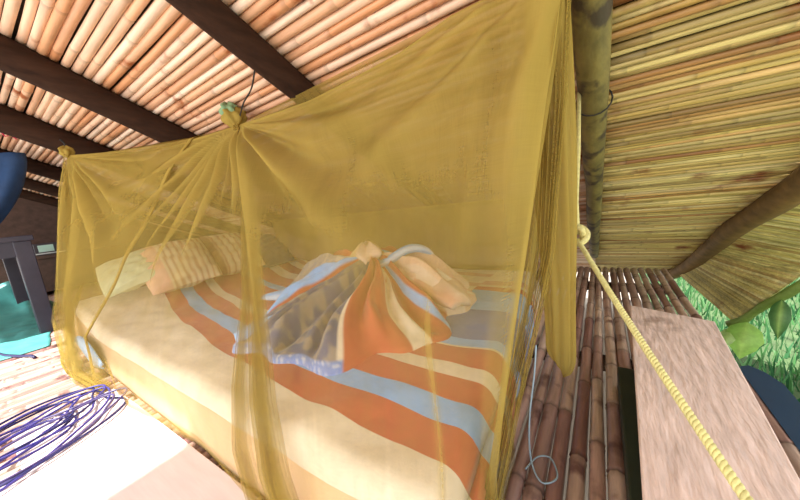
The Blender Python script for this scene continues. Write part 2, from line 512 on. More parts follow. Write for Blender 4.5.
C_OR, C_OR2 = lin(196, 92, 66), lin(180, 84, 62)
C_CR, C_CR2 = lin(236, 222, 198), lin(222, 208, 184)
C_BL, C_NV = lin(140, 190, 246), lin(80, 96, 168)
def bedspread_material():
    m = M_SHEET.copy(); m.name = 'striped_bedspread_cloth'
    nt = m.node_tree; N = nt.nodes; K = nt.links
    uvn = N.new('ShaderNodeTexCoord'); sx = N.new('ShaderNodeSeparateXYZ'); K.new(uvn.outputs['UV'], sx.inputs[0])
    def op(o, a, b=None, c=None):
        n = N.new('ShaderNodeMath'); n.operation = o
        for i, q in enumerate((a, b, c)):
            if q is None: continue
            if isinstance(q, (int, float)): n.inputs[i].default_value = q
            else: K.new(q, n.inputs[i])
        return n.outputs[0]
    X, Y = sx.outputs[0], sx.outputs[1]
    nz = N.new('ShaderNodeTexNoise'); nz.inputs['Scale'].default_value = 2.5; K.new(uvn.outputs['UV'], nz.inputs['Vector'])
    wob = op('MULTIPLY_ADD', nz.outputs['Fac'], 0.05, -0.025)
    t = op('ADD', op('SUBTRACT', op('SUBTRACT', Y, 0.42), op('MULTIPLY', op('MULTIPLY', X, X), 0.05)), wob)
    def ramp(fac, stops, lo, hi):
        n = N.new('ShaderNodeValToRGB'); n.color_ramp.interpolation = 'CONSTANT'
        f = op('DIVIDE', op('SUBTRACT', fac, lo), hi - lo); K.new(f, n.inputs[0])
        e = n.color_ramp.elements
        while len(e) > 1: e.remove(e[-1])
        e[0].position = 0; e[0].color = (*stops[0][1], 1)
        for p, c in stops[1:]:
            q = e.new((p - lo) / (hi - lo)); q.color = (*c, 1)
        return n.outputs[0]
    r1 = ramp(t, [(-.2, C_CR), (0, C_OR), (.09, C_BL), (.175, C_OR), (.265, C_CR), (.325, C_OR), (.56, C_BL), (.63, C_OR), (.78, C_CR), (.88, C_OR2),
                  (1.00, C_CR), (1.08, mix(C_OR, C_CR, .5)), (1.14, C_CR), (1.28, mix(C_OR, C_CR, .4)), (1.34, C_CR2)], -.2, 1.8)
    r2 = ramp(op('ADD', Y, wob), [(.5, C_OR), (.86, C_CR), (.875, C_BL), (.93, mix(C_NV, C_BL, .15)), (1.20, C_BL), (1.46, C_OR), (1.52, C_CR), (1.56, mix(C_OR, C_CR, .4)), (1.62, C_CR)], .5, 2.0)
    zone = op('MULTIPLY', op('GREATER_THAN', op('ADD', X, wob), -0.55), op('GREATER_THAN', op('ADD', Y, wob), 0.80))
    mx = N.new('ShaderNodeMix'); mx.data_type = 'RGBA'; K.new(zone, mx.inputs[0]); K.new(r1, mx.inputs[6]); K.new(r2, mx.inputs[7])
    at = [n for n in N if n.type == 'ATTRIBUTE'][0]
    for l in list(at.outputs['Color'].links):
        to = l.to_socket; nt.links.remove(l); K.new(mx.outputs[2], to)
    return m
def cover():
    mb = MB(); NU, NV = 330, 230
    V = []; F = []; c = []; uv = []
    for j in range(NV + 1):
        for i in range(NU + 1):
            p = bed_surface(0.03 + 0.972 * i / NU, -0.0 + j / NV, 0.004)
            wr = 0.010 * max(0, fbm(p.x * 3.1 + 5, p.y * 5.3)) + 0.004 * fbm(p.x * 9, p.y * 12)
            # long soft folds falling over the near corner
            wr += 0.005 * math.sin((p.x * 0.8 - p.y * 0.5) * 26 + 3 * fbm(p.x * 2, p.y * 2)) * sst(-1.3, -0.5, p.x) * (1 - sst(0.45, 0.8, p.y))
            V.append(p + Vector((0, 0, max(-0.003, wr)))); c.append((1, 1, 1)); uv.append((p.x, p.y))
    W = NU + 1
    for j in range(NV):
        for i in range(NU):
            F.append((j * W + i, j * W + i + 1, (j + 1) * W + i + 1, (j + 1) * W + i))
    # overhang at the foot end and at the front near the corner
    def skirt(idx, dirv, drop, amp):
        nonlocal V, F, c
        prev = idx
        for lev in range(1, 9):
            t = lev / 8.0; cur = []
            for k, i0 in enumerate(idx):
                p = V[i0]
                w = amp * math.sin(k * 0.16 + 2 * fbm(k * 0.03)) * t
                cur.append(len(V))
                V.append(Vector((p.x, p.y, p.z - drop(p) * t)) + dirv * (0.012 + 0.006 * math.sin(PI * t) + abs(w)))
                c.append(c[i0]); uv.append(uv[i0])
            for k in range(len(idx) - 1):
                F.append((prev[k], prev[k + 1], cur[k + 1], cur[k]))
            prev = cur
    skirt([j * W + NU for j in range(NV + 1)], Vector((1, 0, 0)), lambda p: 0.12, 0.008)
    mb.add(V, F, c, None, uv)
    o = mb.build('striped_bedspread', bedspread_material())
    L(o, 'bedspread with terracotta, cream and light blue stripes spread over the mattress', 'bedspread')
cover()

# crumpled quilt: a pile of folds radiating from a pinched knot
KX, KY = -0.98, 1.16
RIM = [(-1.22, 0.575), (-1.02, 0.50), (-0.80, 0.565), (-0.66, 0.60), (-0.56, 0.74), (-0.50, 0.86), (-0.50, 1.10), (-0.52, 1.34), (-0.62, 1.50),
       (-0.85, 1.62), (-1.20, 1.75), (-1.60, 1.72), (-1.85, 1.50), (-1.80, 1.22), (-1.55, 1.02), (-1.42, 0.84)]
rim = sorted([(math.atan2(y - KY, x - KX), math.hypot(x - KX, y - KY)) for x, y in RIM])
def rimr(a):
    a = (a + PI) % (2 * PI) - PI
    for i in range(len(rim)):
        a0, r0 = rim[i]; a1, r1 = rim[(i + 1) % len(rim)]
        if i == len(rim) - 1: a1 += 2 * PI
        aa = a if a >= rim[0][0] else a + 2 * PI
        if a0 <= aa <= a1:
            t = (aa - a0) / (a1 - a0)
            t = t * t * (3 - 2 * t)
            return r0 + (r1 - r0) * t
    return 0.6
def angdeg(x, y): return math.degrees(math.atan2(y - KY, x - KX)) % 360
def quilt_color(a, r, x, y, R):
    # a in degrees around the knot, 0 = towards the foot, 270 = towards the front
    n = fbm(x * 9, y * 9) * 0.10 + a
    e = R - r
    mott = fbm(x * 26, y * 26, 3)
    navy = mix(lin(86, 92, 128), lin(150, 140, 134), sst(-0.15, 0.3, mott))
    if 222 < a < 299 and e < 0.03:
        return mix(lin(120, 150, 214), lin(196, 206, 226), sst(0, 0.4, fbm(x * 90, y * 90)))
    if a < 18: return lin(226, 190, 160) if fbm(x * 4, y * 4) > -0.1 else C_CR
    if a < 70: return mix(lin(228, 186, 158), lin(240, 214, 190), 0.5 + fbm(x * 6, y * 6)) if r > 0.12 else C_CR
    if a < 95: return C_BL
    if a < 125: return C_OR
    if a < 150: return navy
    if a < 168: return C_OR
    if a < 186: return mix(navy, C_CR, 0.4)
    if a < 205: return C_BL
    if a < 214: return C_OR
    if a < 240: return C_BL
    if a < 243: return C_OR
    if a < 297: return navy
    if a < 299: return C_CR
    if a < 320: return C_OR
    if a < 328: return C_CR
    if a < 338: return C_OR2
    if a < 342: return C_BL
    if a < 350: return C_OR2
    return mix(C_CR, C_OR, 0.2)
def quilt():
    NA, NR_ = 420, 70
    V = []; F = []; c = []
    for k in range(NA):
        a = 2 * PI * k / NA
        R = rimr(a) * (1 + 0.05 * math.sin(a * 9) + 0.03 * math.sin(a * 17 + 2))
        ad = math.degrees(a) % 360
        for i in range(NR_ + 1):
            t = i / NR_
            r = R * t
            tw = 0.22 * math.sin(t * 5 + 1) * (1 - t)
            x = KX + r * math.cos(a + tw); y = KY + r * math.sin(a + tw)
            prof = 0.20 * (1 - t) ** 1.7 + 0.055 * (1 - t ** 6)
            fold = 0.030 * math.sin(a * 11 + 2.2 * math.sin(a * 3)) + 0.020 * math.sin(a * 23 + t * 3) + 0.010 * math.sin(a * 41)
            fold *= sst(0.0, 0.25, t) * (1 - sst(0.80, 1.0, t)) * 1.1
            big = 0.0
            if ad < 75 or ad > 350: big = 0.09 * math.exp(-((t - 0.62) / 0.28) ** 2)
            if 150 < ad < 260: big = 0.03 * math.exp(-((t - 0.6) / 0.3) ** 2)
            if 100 < ad < 200: big = 0.07 * math.exp(-((t - 0.55) / 0.3) ** 2)
            lum = 0.012 * fbm(x * 11, y * 11) * (1 - t ** 4)
            z = BZ + 0.012 + max(0.0, prof + fold + big + lum)
            if t == 1: z = BZ - 0.002
            xm, ym = min(x, right_edge(y) - 0.01), y
            V.append(Vector((xm, ym, z))); c.append(quilt_color(ad, r, x, y, R))
    W = NR_ + 1
    for k in range(NA):
        k2 = (k + 1) % NA
        for i in range(NR_):
            F.append((k * W + i, k * W + i + 1, k2 * W + i + 1, k2 * W + i))
    mb = MB(); mb.add(V, F, c)
    root = empty('crumpled_quilt', (KX, KY, BZ))
    mb.build('quilt_cloth', M_SHEET, root)
    # the pinched knot: twisted corners of cloth standing up
    kb = MB()
    for (px, py, pz, rr_, colr, ph, lean) in ((KX - 0.02, KY, 0.45, 0.075, mix(C_CR, C_OR, 0.3), 0, (0.0, 0.02)), ):
        Vk = []; Fk = []; ck = []
        n, m = 40, 22
        for j in range(m + 1):
            v = j / m
            for i in range(n):
                th = 2 * PI * i / n
                rad = rr_ * math.sin(PI * (0.04 + 0.92 * v)) ** 0.7 * (1 + 0.16 * math.sin(th * 5 + v * 4) + 0.08 * math.sin(th * 9 - v * 5))
                Vk.append(Vector((px + rad * math.cos(th) * 1.15 + lean[0] * v, py + rad * math.sin(th), pz - 0.055 + 0.12 * v + 0.012 * math.sin(th * 3 + 1))))
                ck.append(mix(colr, lin(214, 184, 130), sst(-0.2, 0.2, math.sin(th * 2))))
        for j in range(m):
            for i in range(n):
                i2 = (i + 1) % n
                Fk.append((j * n + i, j * n + i2, (j + 1) * n + i2, (j + 1) * n + i))
        Fk.append(tuple(range(n - 1, -1, -1))); Fk.append(tuple(range(m * n, (m + 1) * n)))
        kb.add(Vk, Fk, ck)
    kb.build('bunched_top', M_SHEET, root)
    # light blue loop of cloth beside the knot, and the long blue corner at the left
    def ribbon(name, pts, w, colr, col2=None, thick=0.016):
        pts = [Vector(p) for p in pts]
        # smooth
        fine = []
        for i in range(len(pts) - 1):
            p0 = pts[max(i - 1, 0)]; p1 = pts[i]; p2 = pts[i + 1]; p3 = pts[min(i + 2, len(pts) - 1)]
            for k in range(8):
                t = k / 8
                fine.append(0.5 * ((2 * p1) + (p2 - p0) * t + (2 * p0 - 5 * p1 + 4 * p2 - p3) * t * t + (3 * p1 - p0 - 3 * p2 + p3) * t ** 3))
        fine.append(pts[-1])
        n = len(fine); rad = []
        for i in range(n):
            t = i / (n - 1)
            rad.append(w * (0.35 + 0.65 * math.sin(PI * min(1, 0.15 + 0.8 * t))) * (1 + 0.1 * fbm(i * 0.3)))
        V, F = tube(fine, rad, 14, flat=0.5)
        cc = []
        for i in range(n):
            for k in range(14):
                cc.append(mix(colr, col2 or colr, sst(-0.2, 0.4, math.sin(k * 0.9 + i * 0.1))))
        if w > 0.1:
            V = [p + Vector((0, 0, 0.016 * math.sin(p.y * 60 + p.x * 30) + 0.012 * fbm(p.x * 14, p.y * 14))) for p in V]
        b = MB(); b.add(V, F, cc); b.build(name, M_SHEET, root)
    ribbon('twisted_corner', [(KX + 0.03, KY - 0.02, 0.40), (KX + 0.10, KY + 0.0, 0.42), (KX + 0.19, KY + 0.06, 0.47), (KX + 0.25, KY + 0.12, 0.455), (KX + 0.26, KY + 0.2, 0.38)], 0.045, C_BL, lin(190, 206, 222))
    ribbon('blue_corner', [(KX - 0.06, KY - 0.10, 0.38), (KX - 0.25, KY - 0.18, 0.31), (KX - 0.48, KY - 0.20, 0.27), (KX - 0.66, KY - 0.22, 0.245)], 0.062, C_BL, lin(186, 204, 226))
    ribbon('blue_corner', [(KX - 0.03, KY - 0.15, 0.34), (KX - 0.13, KY - 0.36, 0.27), (KX - 0.21, KY - 0.52, 0.245), (KX - 0.25, KY - 0.61, 0.235)], 0.075, C_BL, lin(128, 168, 222))
    ribbon('quilt_roll', [(KX + 0.06, KY - 0.03, 0.34), (KX + 0.20, KY + 0.03, 0.315), (KX + 0.36, KY + 0.02, 0.295), (KX + 0.50, KY - 0.06, 0.27)], 0.115, lin(236, 206, 180), lin(222, 168, 140))
    L(root, 'crumpled terracotta, cream and blue patchwork quilt bunched into a peak on the bed', 'quilt')
quilt()

# pillows propped along the head end
def pillow(name, cen, half, ax, colf, label, puff=0.075, sag=0.0):
    """half = (half length, half width); ax = rotation matrix"""
    mb = MB(); NU, NV = 44, 34
    V = []; F = []; c = []
    for side in (1, -1):
        base = len(V)
        for j in range(NV + 1):
            for i in range(NU + 1):
                u = 2 * i / NU - 1; v = 2 * j / NV - 1
                e = max(0.0, (1 - abs(u) ** 2.6)) ** 0.55 * max(0.0, (1 - abs(v) ** 2.6)) ** 0.55
                px = u * half[0] * (1 - 0.06 * (1 - abs(v)) * (abs(u) > 0.9)); py = v * half[1] * (1 - 0.05 * abs(u) ** 2)
                z = side * (puff * e + (0.006 * math.sin(u * 17 + v * 3) + 0.012 * fbm(u * 3 + cen[1] * 9, v * 3, side)) * min(1, e * 2))
                V.append(ax @ Vector((px, py, z)) + Vector(cen)); c.append(colf(u, v))
        W = NU + 1
        for j in range(NV):
            for i in range(NU):
                f = (base + j * W + i, base + j * W + i + 1, base + (j + 1) * W + i + 1, base + (j + 1) * W + i)
                F.append(f if side == 1 else f[::-1])
    mb.add(V, F, c)
    o = mb.build(name, M_PIL)
    L(o, label, 'pillow', 'pillows at the head of the bed')
def R3(x, y, z): return (Matrix.Rotation(z, 3, 'Z') @ Matrix.Rotation(y, 3, 'Y') @ Matrix.Rotation(x, 3, 'X'))
MINT = lin(214, 224, 190)
pillow('pillow', (-2.64, 0.62, 0.45), (0.17, 0.17), R3(math.radians(18), math.radians(32), math.radians(-8)), lambda u, v: MINT,
       'flat pale mint pillow at the front of the pillow row', 0.055)
def stripes1(u, v):
    if v < -0.42: return lin(228, 186, 160)
    s = math.sin(v * 34 + 1.2 * math.sin(u * 3))
    return mix(lin(234, 220, 184), lin(196, 158, 120), sst(0.0, 0.6, s))
def stripes2(u, v):
    if v < -0.5: return lin(166, 128, 92)
    s = math.sin(v * 26)
    return mix(lin(230, 214, 176), lin(190, 150, 112), sst(0.0, 0.6, s))
pillow('pillow', (-2.56, 0.87, 0.445), (0.23, 0.22), R3(math.radians(6), math.radians(38), math.radians(-6)), stripes1,
       'pinkish pillow with cream stripes leaning in the middle of the pillow row', 0.095)
pillow('pillow', (-2.60, 1.25, 0.445), (0.23, 0.22), R3(0, math.radians(38), math.radians(-4)), stripes2,
       'brown and cream striped pillow leaning behind the pinkish one', 0.095)
pillow('pillow', (-2.62, 1.62, 0.40), (0.22, 0.17), R3(0, math.radians(36), math.radians(-2)), lambda u, v: lin(96, 92, 110),
       'dark grey pillow at the back end of the pillow row', 0.08)
# blue cloth tucked by the mattress front
mb = MB(); V = []; F = []
for j in range(13):
    for i in range(9):
        u = i / 8; v = j / 12
        x = -2.60 + 0.56 * v; w = 0.070 * math.sin(PI * (0.04 + 0.92 * v))
        V.append(Vector((x, 0.292 - 0.008 * math.sin(PI * u), 0.07 + w * 2 * (u - 0.5) + 0.05 * (1 - v))))
for j in range(12):
    for i in range(8): F.append((j * 9 + i, j * 9 + i + 1, (j + 1) * 9 + i + 1, (j + 1) * 9 + i))
mb.add(V, F, C_BL)
o = mb.build('folded_cloth', M_SHEET); o.modifiers.new('solid', 'SOLIDIFY').thickness = 0.006
L(o, 'light blue cloth poking out against the mattress front near the far end', 'cloth')

# ---------------------------------------------------------------- mosquito net
A = Vector((-2.85, 0.513, 1.24)); B = Vector((-1.50, 0.90, 1.175)); C = Vector((-0.062, 0.90, 1.215))
D = Vector((-2.95, 1.93, 0.66)); E_ = Vector((-0.30, 1.97, 0.65))
net = empty('mosquito_net', (-1.5, 1.1, 0.0))
L(net, 'olive green mosquito net hung over the bed from its gathered corners', 'mosquito net')

def poly(pts, u):
    pts = [Vector(p) for p in pts]
    ln = [0]
    for i in range(1, len(pts)): ln.append(ln[-1] + (pts[i] - pts[i - 1]).length)
    s = u * ln[-1]
    for i in range(1, len(pts)):
        if s <= ln[i] or i == len(pts) - 1:
            t = (s - ln[i - 1]) / max(1e-9, ln[i] - ln[i - 1])
            return pts[i - 1].lerp(pts[i], t)
def sheet(name, top, bot, nu, nv, disp, dens, hang=0.83, parent=net, uvs=(1, 1)):
    V = []; F = []; d = []; uv = []
    for j in range(nv + 1):
        v = j / nv
        for i in range(nu + 1):
            u = i / nu
            a = poly(top, u); b = poly(bot, u)
            vv = min(1.0, v / hang) if hang else v
            p = Vector((a.x + (b.x - a.x) * vv, a.y + (b.y - a.y) * vv, a.z + (b.z - a.z) * v))
            q = disp(u, v, p)
            V.append(p + q)
            d.append(dens(u, v, p))
            uv.append((u * uvs[0], v * uvs[1]))
    W = nu + 1
    for j in range(nv):
        for i in range(nu): F.append((j * W + i, j * W + i + 1, (j + 1) * W + i + 1, (j + 1) * W + i))
    mb = MB(); mb.add(V, F, None, d, uv)
    return mb.build(name, M_NET, parent)

def fan(p, T, freq, ph):
    """pleats radiating from a tie point; returns signed wave and distance"""
    dx = p.x - T.x; dz = p.z - T.z
    r = math.hypot(dx, dz)
    th = math.atan2(dz, dx)
    w = math.sin(th * freq + ph + 1.5 * math.sin(th * 3.1 + ph)) * 0.7 + 0.3 * math.sin(th * freq * 1.7 + 2 * ph)
    return w, r, th
BASE = 0.40
def disp_right(u, v, p):
    w, r, th = fan(p, B, 21, 0.7)
    a = 0.044 * sst(0.02, 0.25, r) * (1 - 0.65 * sst(0.5, 1.3, r))
    edge = sst(0.0, 0.05, v) * (1 - sst(0.9, 1, v) * 0.5)
    q = a * w * edge
    q += 0.012 * math.sin(th * 47 + 2 * math.sin(th * 5)) * sst(0.02, 0.12, r) * math.exp(-r / 0.45) * edge
    # vertical folds near the right corner
    q += 0.016 * math.sin(u * 60 + 2 * v) * sst(0.75, 1.0, u) * edge
    q += 0.022 * fbm(u * 5, v * 2.2, 4) * edge
    wc, rc_, tc_ = fan(p, C, 11, 2.1)
    q += 0.026 * wc * sst(.05, .3, rc_) * (1 - sst(.5, 1.1, rc_)) * edge
    sag = 0.02 * math.sin(PI * u) * (1 - v)
    return Vector((0, -q, -sag))
def dens_right(u, v, p):
    w, r, th = fan(p, B, 21, 0.7)
    near = 0.40 * math.exp(-r / 0.16)
    cre = 0.12 * max(0, math.sin(th * 47 + 2 * math.sin(th * 5))) * math.exp(-r / 0.5) + 0.26 * max(0, w) ** 2 * math.exp(-r / 0.6) + 0.05 * w * math.exp(-r / 1.3)
    rc = 0.34 * sst(0.93, 1.0, u) + 0.10 * max(0, math.sin(u * 60 + 2 * v)) * sst(0.85, 1.0, u)
    hem = 0.25 if v < 0.012 else 0
    topd = 0.30 * (1 - sst(0.25, 0.66, v))
    line = 0.35 * math.exp(-((u - 0.765 - 0.006 * math.sin(v * 9)) / 0.012) ** 2) * sst(0.5, 0.65, v)
    wc, rc_, tc_ = fan(p, C, 11, 2.1)
    cre += 0.16 * max(0, wc) ** 2 * math.exp(-rc_ / 0.5)
    streak = 0.05 * fbm(u * 24, v * 1.6, 2) + 0.05 * fbm(u * 7, v * 9, 5)
    return 0.30 - 0.07 * sst(0.5, 0.75, v) + near + cre + rc + hem + topd + line + streak
sheet('front_panel', [B, (-.97, .9, 1.167), (-.53, .9, 1.19), (-.35, .9, 1.22), C], [(-.60, .295, .003), (-.27, .297, .003), (-.20, .31, .003), (-.155, .42, .003)], 300, 150, disp_right, dens_right)

def disp_left(u, v, p):
    w, r, th = fan(p, A, 17, 1.9); w2, r2, th2 = fan(p, B, 19, 0.2)
    edge = sst(0.0, 0.05, v)
    q = 0.045 * w * sst(0.02, 0.25, r) * (1 - 0.7 * sst(0.4, 1.1, r)) + 0.038 * w2 * sst(0.02, 0.2, r2) * (1 - 0.92 * sst(0.3, 0.8, r2))
    q += 0.02 * fbm(u * 6, v * 3, 8)
    q += 0.010 * math.sin(th2 * 43 + 2 * math.sin(th2 * 5)) * sst(0.02, 0.12, r2) * math.exp(-r2 / 0.40)
    q += 0.010 * math.sin(th * 41 + 1) * sst(0.02, 0.12, r) * math.exp(-r / 0.45)
    sag = 0.045 * math.sin(PI * u) * (1 - v)
    q += 0.012 * math.sin(u * 70 + 5 * v) * sst(.78, .92, v) * (1 - sst(.99, 1, v)) * (1 - sst(.40, .62, u))
    return Vector((0, -q * edge, -sag))
def dens_left(u, v, p):
    w, r, th = fan(p, A, 17, 1.9); w2, r2, th2 = fan(p, B, 19, 0.2)
    near = 0.40 * math.exp(-r / 0.15) + 0.40 * math.exp(-r2 / 0.15)
    cre = 0.12 * max(0, math.sin(th2 * 43 + 2 * math.sin(th2 * 5))) * math.exp(-r2 / 0.5) + 0.12 * max(0, math.sin(th * 41 + 1)) * math.exp(-r / 0.5) + 0.26 * max(0, w) ** 2 * math.exp(-r / 0.7) + 0.26 * max(0, w2) ** 2 * math.exp(-r2 / 0.7)
    hem = 0.22 if v < 0.012 or v > 0.97 else 0
    topd = 0.24 * (1 - sst(0.2, 0.6, v))
    return 0.30 - 0.07 * sst(0.5, 0.75, v) + near + cre + hem + topd + 0.05 * fbm(u * 20, v * 2, 2) + 0.22 * sst(.80, .92, v) * (1 - sst(.40, .62, u)) * (0.6 + 0.6 * math.sin(u * 70 + 5 * v))
sheet('front_panel', [A, B], [(-2.86, .25, .003), (-2.5, .205, .003), (-2.2, .212, .003), (-1.88, .248, .003), (-1.5, .284, .003), (-1.1, .292, .003), (-.60, .295, .003)], 320, 140, disp_left, dens_left)

# the flap that overlaps the opening, hanging from the far corner
def disp_flap(u, v, p):
    w, r, th = fan(p, A, 17, 0.4)
    q = 0.022 + 0.020 * w * sst(0.02, 0.25, r) * (1 - 0.6 * sst(0.5, 1.1, r)) + 0.02 * fbm(u * 4, v * 3, 1)
    return Vector((0.03 * u * math.sin(PI * v), -q * sst(0, .06, v), -0.03 * math.sin(PI * u * 0.7) * (1 - v)))
def dens_flap(u, v, p):
    w, r, th = fan(p, A, 17, 0.4)
    return 0.34 - 0.08 * sst(.4, .8, v) + 0.20 * max(0, w) ** 2 * math.exp(-r / 0.8) + (0.5 if u > 0.974 else 0) + 0.3 * math.exp(-r / 0.15) + (0.25 if v < 0.015 else 0)
sheet('overlap_flap', [A, A.lerp(B, 0.77)], [(-2.87, .27, .003), (-2.04, .275, .05)], 200, 120, disp_flap, dens_flap)
ftop, fbot = A.lerp(B, 0.77), Vector((-2.04, .275, .05))
pts = []
for k in range(41):
    v = k / 40; vv = min(1.0, v / 0.83)
    p = Vector((ftop.x + (fbot.x - ftop.x) * vv, ftop.y + (fbot.y - ftop.y) * vv, ftop.z + (fbot.z - ftop.z) * v))
    pts.append(p + disp_flap(1, v, p))
mb = MB(); V, F = tube(pts, 0.0045, 6); mb.add(V, F, None, 0.75); mb.build('flap_seam', M_NET, net)

def disp_gen(amp, ax):
    def f(u, v, p):
        q = amp * (math.sin(u * 40 + 3 * fbm(u * 3, v)) * 0.5 + fbm(u * 6, v * 2, 3)) * sst(0, .05, v) * sst(0, .03, u) * (1 - sst(.97, 1, u))
        return Vector((q * ax[0], q * ax[1], 0))
    return f
dgen = lambda u, v, p: BASE - 0.02 + 0.10 * max(0, math.sin(u * 40)) + 0.05 * fbm(u * 14, v * 2) + (0.2 if v < .015 else 0)
sheet('end_panel', [A, D], [(-2.86, .27, .003), (-2.96, 2.0, .003)], 90, 60, disp_gen(0.02, (1, 0)), dgen)
sheet('back_panel', [D, E_], [(-3.0, 2.0, .003), (-.36, 2.02, .003)], 160, 60, disp_gen(0.012, (0, 1)), lambda u, v, p: dgen(u, v, p) + 0.28)
sheet('end_panel', [C, E_], [(-.17, .45, .003), (-.34, 2.02, .003)], 90, 60, disp_gen(0.010, (1, 0)), lambda u, v, p: dgen(u, v, p) + 0.12)
# top panel
def top_panel():
    V = []; F = []; d = []; uv = []
    nu, nv = 120, 50
    fr = [A, B, C]; bk = [D, D.lerp(E_, 0.5), E_]
    for j in range(nv + 1):
        for i in range(nu + 1):
            u = i / nu; v = j / nv
            p = poly(fr, u).lerp(poly(bk, u), v)
            p.z -= 0.05 * math.sin(PI * u) * math.sin(PI * v) + 0.012 * math.sin(PI * v) * fbm(u * 9, v * 4)
            if v == 0 : p.z -= 0.03 * math.sin(PI * ((u * 2) % 1.0)) if u < 0.5 else 0.0
            p.z = min(p.z, roofz(p.y) - 0.13 + 0.02 * (1 - sst(0, .2, v)))
            V.append(p); d.append(BASE + 0.16 + 0.06 * fbm(u * 20, v * 3)); uv.append((u * 2.8, v * 1.1))
    W = nu + 1
    for j in range(nv):
        for i in range(nu): F.append((j * W + i, j * W + i + 1, (j + 1) * W + i + 1, (j + 1) * W + i))
    mb = MB(); mb.add(V, F, None, d, uv); mb.build('top_panel', M_NET, net)
top_panel()

# gathered drapes (corrugated sheets, several layers deep)
def drape(name, path, wtop, wbot, nf, depth, across=(1, 0, 0), dens=0.34, ph=0.0, wmid=None):
    V = []; F = []; d = []; uv = []
    nu, nv = nf * 14, 70
    ax = Vector(across).normalized()
    for j in range(nv + 1):
        v = j / nv
        c = poly(path, v)
        w = wtop + (wbot - wtop) * sst(0, 1, v)
        if wmid is not None: w = (wtop * (1 - v) + wbot * v) + (wmid - (wtop + wbot) / 2) * math.sin(PI * v)
        dp = depth * sst(-0.05, 0.2, v) + 0.004
        for i in range(nu + 1):
            u = i / nu
            s = math.sin(2 * PI * nf * u + ph + 0.9 * math.sin(v * 5 + u * 6))
            over = math.sin(4 * PI * nf * u + ph) * 0.35 / nf
            p = c + ax * ((u - 0.5 + over * 0.8 + 0.04 * math.sin(v * 7 + u * 9 + ph)) * w) + Vector((0, -1, 0)) * (s * dp)
            V.append(p); d.append(dens + 0.10 * s + 0.05 * fbm(u * 30, v * 2)); uv.append((u * 0.5, v * 1.3))
    W = nu + 1
    for j in range(nv):
        for i in range(nu): F.append((j * W + i, j * W + i + 1, (j + 1) * W + i + 1, (j + 1) * W + i))
    mb = MB(); mb.add(V, F, None, d, uv)
    return mb.build(name, M_NET, net)
drape('gathered_drape', [B + Vector((0, -.02, 0)), (-1.313, .77, .788), (-1.012, .55, .418), (-.70, .345, .25), (-.57, .275, .17), (-.50, .265, .005)], 0.03, 0.07, 4, 0.014, ph=0.3, wmid=0.055)
drape('gathered_drape', [B + Vector((-.01, -.02, 0)), (-1.32, .74, .76), (-1.10, .56, .42), (-.86, .37, .24), (-.72, .285, .16), (-.66, .27, .005)], 0.02, 0.05, 3, 0.010, ph=1.3, dens=0.26, wmid=0.03)
drape('gathered_drape', [A + Vector((.02, -.02, 0)), (-2.78, .42, .75), (-2.62, .30, .3), (-2.50, .255, .005)], 0.03, 0.14, 4, 0.012, ph=0.9, dens=0.14)
# hem roll along the front edge on the floor
for pts, r in (([(-2.86, .245, .006), (-2.5, .20, .006), (-2.2, .207, .006), (-1.88, .243, .006), (-1.5, .278, .006), (-1.1, .286, .006), (-.60, .290, .006), (-.27, .293, .006)], 0.004),):
    mb = MB(); V, F = tube([poly(pts, t / 60) + Vector((0, 0.003 * math.sin(t * .9), 0)) for t in range(61)], r, 8, flat=0.7)
    mb.add(V, F, None, 0.8); mb.build('hem', M_NET, net)
# near corner strip: dense folds from C down to the foot corner of the bed
drape('gathered_drape', [(-2.78, .40, .40), (-2.66, .29, .22), (-2.45, .235, .07), (-2.15, .215, .03), (-1.86, .25, .02)], 0.05, 0.05, 4, 0.014, across=(.25, .3, 1), dens=0.30, ph=2.0, wmid=0.12)
drape('corner_drape', [C + Vector((-.02, 0, .0)), (-.091, .88, .906), (-.115, .82, .541), (-.133, .76, .427), (-.162, .60, .251), (-.168, .52, .18), (-.178, .46, .11), (-.18, .45, .005)], 0.070, 0.032, 6, 0.013, ph=0.5, dens=0.46, wmid=0.042)
# loose tail hanging from C
def tail():
    V = []; F = []; d = []; uv = []
    n, m = 64, 80
    for j in range(m + 1):
        v = j / m
        z = 1.20 + (0.165 - 1.20) * v
        cx = -0.106 + 0.008 * v - 0.004 * math.sin(v * 6)
        cy = 0.90
        hw = (0.043 + 0.008 * math.sin(v * 5)) 
        if v > 0.93: hw *= math.sqrt(max(0.02, 1 - ((v - 0.93) / 0.07) ** 2))
        for i in range(n):
            th = 2 * PI * i / n
            rr_ = 1 + 0.10 * math.sin(th * 7 + v * 3) + 0.06 * math.sin(th * 12 + 1 - v * 2)
            V.append(Vector((cx + hw * math.cos(th) * rr_, cy + 0.028 * (hw / 0.045) * math.sin(th) * rr_, z - 0.02 * math.cos(th) * sst(.85, 1, v))))
            d.append(0.74 + 0.12 * math.sin(th * 7 + v * 3)); uv.append((i / n * 0.4, v * 1.1))
    for j in range(m):
        for i in range(n):
            i2 = (i + 1) % n
            F.append((j * n + i, j * n + i2, (j + 1) * n + i2, (j + 1) * n + i))
    F.append(tuple(range(m * n, (m + 1) * n)))
    mb = MB(); mb.add(V, F, None, d, uv); mb.build('hanging_tail', M_NET, net)
tail()
